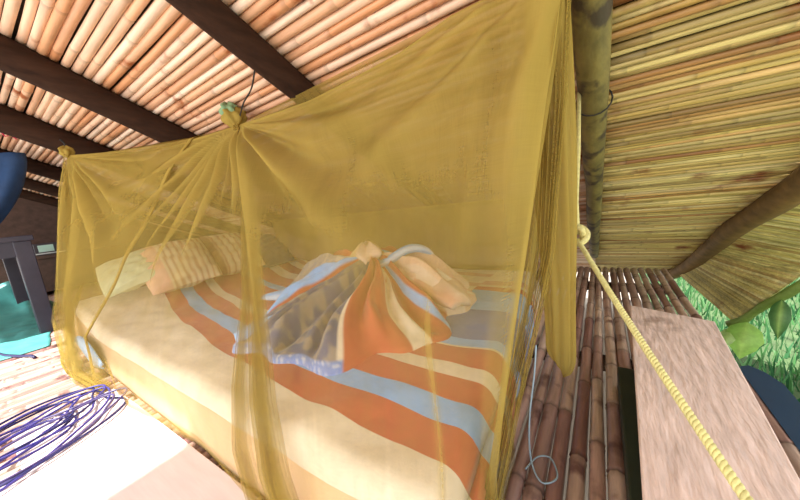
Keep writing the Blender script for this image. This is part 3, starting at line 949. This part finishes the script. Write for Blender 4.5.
# knots where the net is tied
def knot(P, s, mat, name='tie_knot'):
    V = []; F = []; n, m = 26, 14
    for j in range(m + 1):
        v = j / m
        for i in range(n):
            th = 2 * PI * i / n
            r = s * math.sin(PI * (0.05 + 0.9 * v)) * (1 + 0.2 * math.sin(th * 6 + v * 5)) * (1.0 if v < 0.6 else 1.1)
            V.append(Vector(P) + Vector((r * math.cos(th) - 0.3 * s * v, r * math.sin(th) * 0.8, s * 1.7 * (v - 0.35) + 0.2 * s * math.sin(3 * th))))
    for j in range(m):
        for i in range(n):
            i2 = (i + 1) % n; F.append((j * n + i, j * n + i2, (j + 1) * n + i2, (j + 1) * n + i))
    F.append(tuple(range(n - 1, -1, -1))); F.append(tuple(range(m * n, (m + 1) * n)))
    mb = MB(); mb.add(V, F, None, 0.93); return mb.build(name, mat, net)
kb_ = knot(B + Vector((-0.03, 0, 0.025)), 0.060, M_NET)
k = knot(B + Vector((-0.05, -0.01, 0.065)), 0.046, M_KNOT, 'cloth_scrap'); k.parent = kb_; L(k, 'green cloth bunched at the top of the knot')
knot(A + Vector((0, 0, 0.01)), 0.042, M_NET)

# tie cords
def smooth(pts, k=6):
    pts = [Vector(p) for p in pts]; fine = []
    for i in range(len(pts) - 1):
        p0 = pts[max(i - 1, 0)]; p1 = pts[i]; p2 = pts[i + 1]; p3 = pts[min(i + 2, len(pts) - 1)]
        for q in range(k):
            t = q / k
            fine.append(0.5 * ((2 * p1) + (p2 - p0) * t + (2 * p0 - 5 * p1 + 4 * p2 - p3) * t * t + (3 * p1 - p0 - 3 * p2 + p3) * t ** 3))
    return fine + [pts[-1]]
def cord(name, pts, r, mat, label, cat, seg=6, **kw):
    pts = smooth(pts)
    mb = MB(); V, F = tube(pts, r, seg); mb.add(V, F, kw.get('c'))
    o = mb.build(name, mat); L(o, label, cat); return o
cord('tie_cord', [B + Vector((0.01, 0, 0.03)), B + Vector((0.13, -.04, 0.06)), (-1.20, .80, 1.235), (-1.10, .765, 1.275)], 0.0035, M_CORD, 'thin dark cord tying the middle of the net to the roof beam', 'cord')
cord('tie_cord', [A + Vector((0.0, 0, 0.04)), A + Vector((-0.12, 0.02, 0.10)), (-3.10, .53, 1.40), (-3.18, .54, 1.385)], 0.006, M_CORD, 'short dark cord tying the far net corner to the roof beam', 'cord')

# ---------------------------------------------------------------- rope
def rope():
    P0, P1 = Vector((-0.061, 1.113, 0.516)), Vector((0.200, 0.395, 0.222))
    n = 420; mb = MB()
    ax = (P1 - P0).normalized(); a = ax.cross(Vector((0, 0, 1))).normalized(); b = ax.cross(a)
    R = 0.0034
    root = empty('twisted_rope', P0)
    for s in range(3):
        pts = []
        for i in range(n + 1):
            t = i / n
            th = t * 2 * PI * 36 + s * 2 * PI / 3
            c = P0.lerp(P1, t) + Vector((0, 0, -0.012 * math.sin(PI * t)))
            pts.append(c + a * (R * math.cos(th)) + b * (R * math.sin(th)))
        V, F = tube(pts, 0.0041, 8); mb.add(V, F)
    mb.build('rope_strands', M_ROPE, root)
    mb = MB(); pts = []
    for i in range(90):
        t = i / 89 * 2 * PI * 2
        pts.append(P0 + Vector((0.020 * math.cos(t) * (1 + .3 * math.cos(t * 1.5)), 0.016 * math.sin(t * 1.5), 0.016 + 0.026 * math.sin(t))))
    V, F = tube(pts, 0.0095, 8); mb.add(V, F); mb.build('rope_knot', M_ROPE, root)
    mb = MB(); V, F = tube([P0 + Vector((0, 0, .02)), P0 + Vector((-.006, .06, .12)), P0 + Vector((-0.002, .16, .30)), P0 + Vector((0.0, .22, 0.50))], 0.007, 8); mb.add(V, F)
    mb.build('rope_end', M_ROPE, root)
    L(root, 'thick pale yellow twisted rope stretched from the net edge across the board', 'rope')
rope()

cord('thin_cord', [(-.150, .83, .27), (-.152, .80, .20), (-.158, .74, .10), (-.150, .70, .02), (-.12, .66, .006), (-.09, .69, .006), (-.11, .74, .006), (-.14, .73, .006), (-.16, .68, .006)], 0.0022, M_BLUECORD, 'thin pale blue cord dangling beside the net onto the cane floor', 'cord')

# ---------------------------------------------------------------- bench with board at the right
bench = empty('board_bench', (0.17, 0.9, 0))
L(bench, 'weathered pinkish board on a low dark stand to the right of the bed', 'bench')
def bench_parts():
    zt = 0.20
    P = [Vector(p) for p in ((0.040, 0.24, zt), (0.096, 1.421, zt), (0.312, 1.325, zt), (0.228, 0.24, zt))]
    V = [p - Vector((0, 0, 0.014)) for p in P] + P
    F = [(0, 1, 2, 3), (7, 6, 5, 4), (0, 4, 5, 1), (1, 5, 6, 2), (2, 6, 7, 3), (3, 7, 4, 0)]
    mb = MB(); mb.add(V, F); bevel(mb.build('board', M_BENCH, bench, smooth=False), 0.003)
    for (x0, x1, y0, y1) in ((0.105, 0.125, 0.3, 1.28),):
        mb = MB(); V, F = box(x0, x1, y0, y1, 0.10, 0.186); mb.add(V, F); mb.build('side_rail', M_DARKG, bench, smooth=False)
    mb = MB(); V, F = box(0.20, 0.22, 0.3, 1.28, 0.10, 0.186); mb.add(V, F); mb.build('side_rail', M_DARKG, bench, smooth=False)
    for (x, y) in ((0.115, 0.34), (0.115, 1.24), (0.21, 0.34), (0.21, 1.24)):
        mb = MB(); V, F = box(x - .018, x + .018, y - .018, y + .018, 0.0, 0.13); mb.add(V, F); mb.build('leg', M_DARKG, bench, smooth=False)
bench_parts()
# dark green box under the board's left edge
mb = MB(); V, F = box(0.045, 0.095, 0.30, 1.15, 0.0, 0.075); mb.add(V, F)
o = bevel(mb.build('green_crate', M_DARKG, smooth=False), 0.004); L(o, 'dark green box in the shadow along the left side of the board', 'box')

mb = MB()
prof = [(0.408, 1.40), (0.415, 1.43), (0.43, 1.44), (0.452, 1.41), (0.47, 1.35), (0.46, 0.62), (0.408, 0.62)]
V = [Vector((x, y, -0.048)) for x, y in prof] + [Vector((x, y, 0.0)) for x, y in prof]
n = len(prof); F = [tuple(range(n - 1, -1, -1))[::-1][::-1], tuple(range(n, 2 * n))[::-1]] + [(i, (i + 1) % n, (i + 1) % n + n, i + n) for i in range(n)]
mb.add(V, F); o = bevel(mb.build('blue_plank', M_PLANK, smooth=False), 0.012, 3); L(o, 'dark blue rounded plank along the right edge of the floor', 'plank')

# ---------------------------------------------------------------- plywood and cables at the left
mb = MB()
P = [(-1.50, -.55), (-1.50, -.02), (-1.84, -.02), (-1.84, .272), (-1.60, .283), (-0.40, .30), (-0.40, -.55)]
V = [Vector((x, y, 0.001)) for x, y in P] + [Vector((x, y, 0.016)) for x, y in P]
n = len(P); F = [tuple(range(n)), tuple(range(2 * n - 1, n - 1, -1))] + [(i, i + n, (i + 1) % n + n, (i + 1) % n) for i in range(n)]
mb.add(V, F); o = bevel(mb.build('plywood_sheet', M_PLY, smooth=False), 0.002)
L(o, 'pale sunlit plywood sheet on the floor in front of the bed', 'plywood sheet')

def cable_bundle():
    root = empty('cable_coil', (-1.75, 0.0, 0.016))
    L(root, 'messy coil of thin violet cable on the floor at the lower left', 'cable')
    rnd = random.Random(5)
    cols = [lin(44, 38, 104), lin(60, 54, 124), lin(76, 66, 110), lin(34, 34, 84)]
    mb = MB()
    for k in range(10):
        cx = -1.67 + rnd.uniform(-0.08, 0.08); cy = -0.01 + rnd.uniform(-0.04, 0.04)
        la = rnd.uniform(0.18, 0.33); lb = rnd.uniform(0.07, 0.20)
        rot = math.radians(122) + rnd.uniform(-0.2, 0.2)
        pts = []
        p1, p2 = rnd.uniform(0, 6), rnd.uniform(0, 6)
        for i in range(64):
            a = 2 * PI * i / 64
            w = 1 + 0.10 * math.sin(3 * a + p1) + 0.05 * math.sin(5 * a + p2)
            x = la * math.cos(a) * w; y = lb * math.sin(a) * w
            pts.append(Vector((cx + x * math.cos(rot) - y * math.sin(rot), cy + x * math.sin(rot) + y * math.cos(rot),
                               0.021 + 0.0026 * k * 0.6 + 0.012 * (0.5 + 0.5 * math.sin(2 * a + p1)))))
        V, F = tube(pts, 0.0042, 6, closed=True, cap=False)
        mb.add(V, F, rnd.choice(cols))
    mb.build('cable_loops', M_CABLE, root)
cable_bundle()
cord('loose_cable', [(-3.6, .0, .01), (-3.3, .03, .008), (-3.12, .08, .008), (-3.0, .13, .008), (-2.93, .14, .009)], 0.010, M_CABLE, 'short dark cable end lying on the canes near the teal sheet', 'cable', c=lin(50, 44, 84))

# ---------------------------------------------------------------- far left: table, blue cloth, tarpaulin, bench, radio
tb = empty('wooden_table', (-4.15, 0.0, 0))
L(tb, 'dark painted wooden table with square legs at the left edge', 'table')
mb = MB(); V, F = box(-4.85, -3.62, -.75, .345, .735, .775); mb.add(V, F); bevel(mb.build('tabletop', M_TABLE, tb, smooth=False), .004)
for (x0, x1, y0, y1) in ((-3.69, -3.66, -.66, .30), (-4.78, -4.75, -.66, .30), (-4.75, -3.72, .29, .32), (-4.75, -3.72, -.68, -.65)):
    mb = MB(); V, F = box(x0, x1, y0, y1, .62, .735); mb.add(V, F); mb.build('apron', M_TABLE, tb, smooth=False)
for (x, y) in ((-3.69, .285), (-4.74, .27), (-3.72, -.66), (-4.74, -.66)):
    mb = MB(); V, F = box(x - .045, x + .045, y - .045, y + .045, 0.0, .735); mb.add(V, F); bevel(mb.build('leg', M_TABLE, tb, smooth=False), .004)

# blue cloth hung from the fourth beam
V = []; F = []; nu, nv = 40, 40
for j in range(nv + 1):
    v = j / nv
    for i in range(nu + 1):
        u = i / nu
        z = 1.40 - 0.60 * v
        yr = 0.46 - 0.10 * v - 0.20 * v * v
        y = -0.30 + (yr + 0.30) * u
        V.append(Vector((-3.95 + 0.03 * math.sin(u * 22 + v * 2) + 0.02 * fbm(u * 3, v * 3), y, z + (0.05 * u if v < 0.01 else 0) )))
for j in range(nv):
    for i in range(nu): F.append((j * (nu + 1) + i, j * (nu + 1) + i + 1, (j + 1) * (nu + 1) + i + 1, (j + 1) * (nu + 1) + i))
mb = MB(); mb.add(V, F); o = mb.build('hanging_cloth', M_BLUE); o.modifiers.new('solid', 'SOLIDIFY').thickness = 0.012
L(o, 'dark blue cloth hanging above the wooden table at the left edge', 'cloth')
mb = MB(); V, F = tube([(-3.95, .1, 1.40), (-4.1, .1, 1.52), (-4.3, .1, 1.62)], .006, 6); mb.add(V, F); mb.build('cord', M_CORD, o)

V = []; F = []; nu, nv = 60, 50
for j in range(nv + 1):
    for i in range(nu + 1):
        u = i / nu; v = j / nv
        x = -5.4 + 2.25 * u; y = -0.75 + (0.98 + 0.3 * (1 - u)) * v
        edge = min(1, 8 * min(u, 1 - u, v, 1 - v))
        z = 0.006 + edge * (0.03 * abs(fbm(x * 3, y * 4)) + 0.02 * abs(fbm(x * 9, y * 9))) + 0.34 * edge * math.exp(-((x + 4.95) / .38) ** 2) * (0.8 + 0.5 * fbm(x * 4, y * 4 + 4)) 
        V.append(Vector((x + 0.02 * fbm(y * 5), y + 0.03 * fbm(x * 3), z)))
for j in range(nv):
    for i in range(nu): F.append((j * (nu + 1) + i, j * (nu + 1) + i + 1, (j + 1) * (nu + 1) + i + 1, (j + 1) * (nu + 1) + i))
mb = MB(); mb.add(V, F); o = mb.build('tarpaulin', M_TEAL); o.modifiers.new('solid', 'SOLIDIFY').thickness = 0.004
L(o, 'rumpled teal plastic sheet on the floor beneath the wooden table', 'plastic sheet')

bn = empty('storage_chest', (-6.4, 0.7, 0))
L(bn, 'low dark wooden chest against the far boarded wall', 'chest')
mb = MB(); V, F = box(-6.75, -6.1, -.2, 1.6, 0.06, .50); mb.add(V, F); bevel(mb.build('chest_body', M_WALL, bn, smooth=False), .006)
mb = MB(); V, F = box(-6.78, -6.07, -.23, 1.63, 0.50, .54); mb.add(V, F); bevel(mb.build('lid', M_WALL, bn, smooth=False), .006)
for y in (-.15, 1.55):
    mb = MB(); V, F = box(-6.7, -6.15, y - .04, y + .04, 0, .06); mb.add(V, F); mb.build('foot', M_WALL, bn, smooth=False)
rd = empty('small_radio', (-6.3, .7, .54))
L(rd, 'small pale boxy radio standing on the far dark chest', 'radio')
mb = MB(); V, F = box(-6.36, -6.22, .56, .86, .54, .70); mb.add(V, F, lin(70, 64, 70)); bevel(mb.build('radio_body', M_RADIO, rd, smooth=False), .01)
mb = MB(); V, F = box(-6.222, -6.212, .60, .74, .585, .675); mb.add(V, F, lin(190, 220, 206)); mb.build('display', M_RADIO, rd, smooth=False)
mb = MB(); V, F = box(-6.222, -6.212, .57, .85, .555, .57); mb.add(V, F, lin(220, 224, 220)); mb.build('trim_strip', M_RADIO, rd, smooth=False)

# ribbon and teal bobble hung on the third beam at the left edge
rb = empty('hanging_trinket', (-3.6, .30, 1.45))
L(rb, 'tiny pink ribbon with a teal bobble hung under a roof beam at the left edge', 'trinket')
mb = MB(); V, F = tube([(-3.55, .34, 1.57), (-3.55, .335, 1.52), (-3.55, .35, 1.485), (-3.55, .375, 1.50), (-3.55, .40, 1.47)], 0.009, 6, flat=.4); mb.add(V, F); mb.build('ribbon', M_PINK, rb)
V = []; F = []
for j in range(9):
    for i in range(14):
        th = 2 * PI * i / 14; ph = PI * (0.02 + 0.96 * j / 8)
        V.append(Vector((-3.55 + .03 * math.sin(ph) * math.cos(th), .325 + .03 * math.sin(ph) * math.sin(th), 1.575 + .03 * math.cos(ph))))
for j in range(8):
    for i in range(14): F.append((j * 14 + i, j * 14 + (i + 1) % 14, (j + 1) * 14 + (i + 1) % 14, (j + 1) * 14 + i))
mb = MB(); mb.add(V, F); mb.build('bobble', M_TEAL, rb)

# ---------------------------------------------------------------- outside at the right: eave pole, leaves, grass
def leaf_mesh(base, tip, width, colr, droop=0.05, side=None):
    base, tip = Vector(base), Vector(tip)
    ax = (tip - base); ln = ax.length; ax.normalize()
    s = (side or Vector((1, -0.4, 0.0))); s = (s - ax * s.dot(ax)).normalized(); nrm = ax.cross(s)
    V = []; F = []; c = []
    n, m = 16, 6
    for j in range(n + 1):
        t = j / n
        w = width * math.sin(PI * min(1, (t ** 0.75))) * (1 - 0.15 * math.sin(t * 25) * 0.3) + 0.001
        cen = base + ax * (ln * t) + nrm * (droop * math.sin(PI * t))
        for i in range(m + 1):
            q = 2 * i / m - 1
            V.append(cen + s * (w * q) + nrm * (-abs(q) * w * 0.35)); c.append(mix(colr, lin(196, 220, 120), 0.5 * (1 - abs(q)) ** 3))
    for j in range(n):
        for i in range(m): F.append((j * (m + 1) + i, j * (m + 1) + i + 1, (j + 1) * (m + 1) + i + 1, (j + 1) * (m + 1) + i))
    return V, F, c
def leaf(base, tip, width, colr, label, droop=0.05, side=None):
    V, F, c = leaf_mesh(base, tip, width, colr, droop, side)
    mb = MB(); mb.add(V, F, c)
    o = mb.build('large_leaf', M_LEAF)
    L(o, label, 'leaf', 'leaves hanging under the reed panel')
    return o
mb = MB()
pts = [Vector(p) for p in ((0.88, 3.40, -0.60), (0.94, 3.36, -0.55), (1.02, 3.27, -0.38), (1.10, 3.2, -0.26), (1.18, 3.15, -0.13), (1.32, 3.0, -0.05), (1.6, 2.7, 0.10))]
V, F = tube([poly(pts, t / 30) for t in range(31)], [0.030 + 0.008 * fbm(t * .3) for t in range(31)], 10)
mb.add(V, F, lin(150, 170, 90)); o = mb.build('eave_branch', M_LEAF); L(o, 'wavy green branch along the lower edge of the drooping reed panel', 'branch')
leaf((0.95, 3.28, -0.52), (0.90, 3.2, -0.80), 0.10, lin(150, 190, 90), 'broad light green leaf hanging at the low tip of the reed panel')
leaf((1.07, 3.15, -0.28), (1.05, 3.1, -0.56), 0.05, lin(70, 110, 60), 'dark green pointed leaf hanging from the wavy branch, right of the broad light leaf')
leaf((1.20, 3.1, -0.12), (1.18, 3.05, -0.44), 0.05, lin(60, 100, 70), 'dark green leaf hanging at the right edge of the photo')
leaf((0.90, 3.33, -0.60), (0.80, 3.2, -0.74), 0.05, lin(190, 214, 140), 'narrow yellow-green leaf hanging nearest the board')

def grass():
    rnd = random.Random(3); mb = MB()
    for k in range(9000):
        x = rnd.uniform(0.55, 4.6); y = rnd.uniform(1.2, 7.5)
        h = rnd.uniform(0.06, 0.22); a = rnd.uniform(0, 2 * PI); w = rnd.uniform(0.005, 0.012)
        lx, ly = rnd.uniform(-.06, .06), rnd.uniform(-.06, .06)
        dx, dy = math.cos(a) * w, math.sin(a) * w
        g = rnd.choice([lin(90, 146, 84), lin(70, 126, 78), lin(120, 166, 110), lin(50, 100, 60)])
        mb.add([(x - dx, y - dy, -1), (x + dx, y + dy, -1), (x + lx * .5 + dx * .7, y + ly * .5 + dy * .7, -1 + h * .6), (x + lx * .5 - dx * .7, y + ly * .5 - dy * .7, -1 + h * .6), (x + lx, y + ly, -1 + h)],
               [(0, 1, 2, 3), (3, 2, 4)], g)
    o = mb.build('grass', M_GRASS, smooth=False)
    L(o, 'bright green grass on the ground outside the hut at the right', 'grass', kind='stuff')
grass()
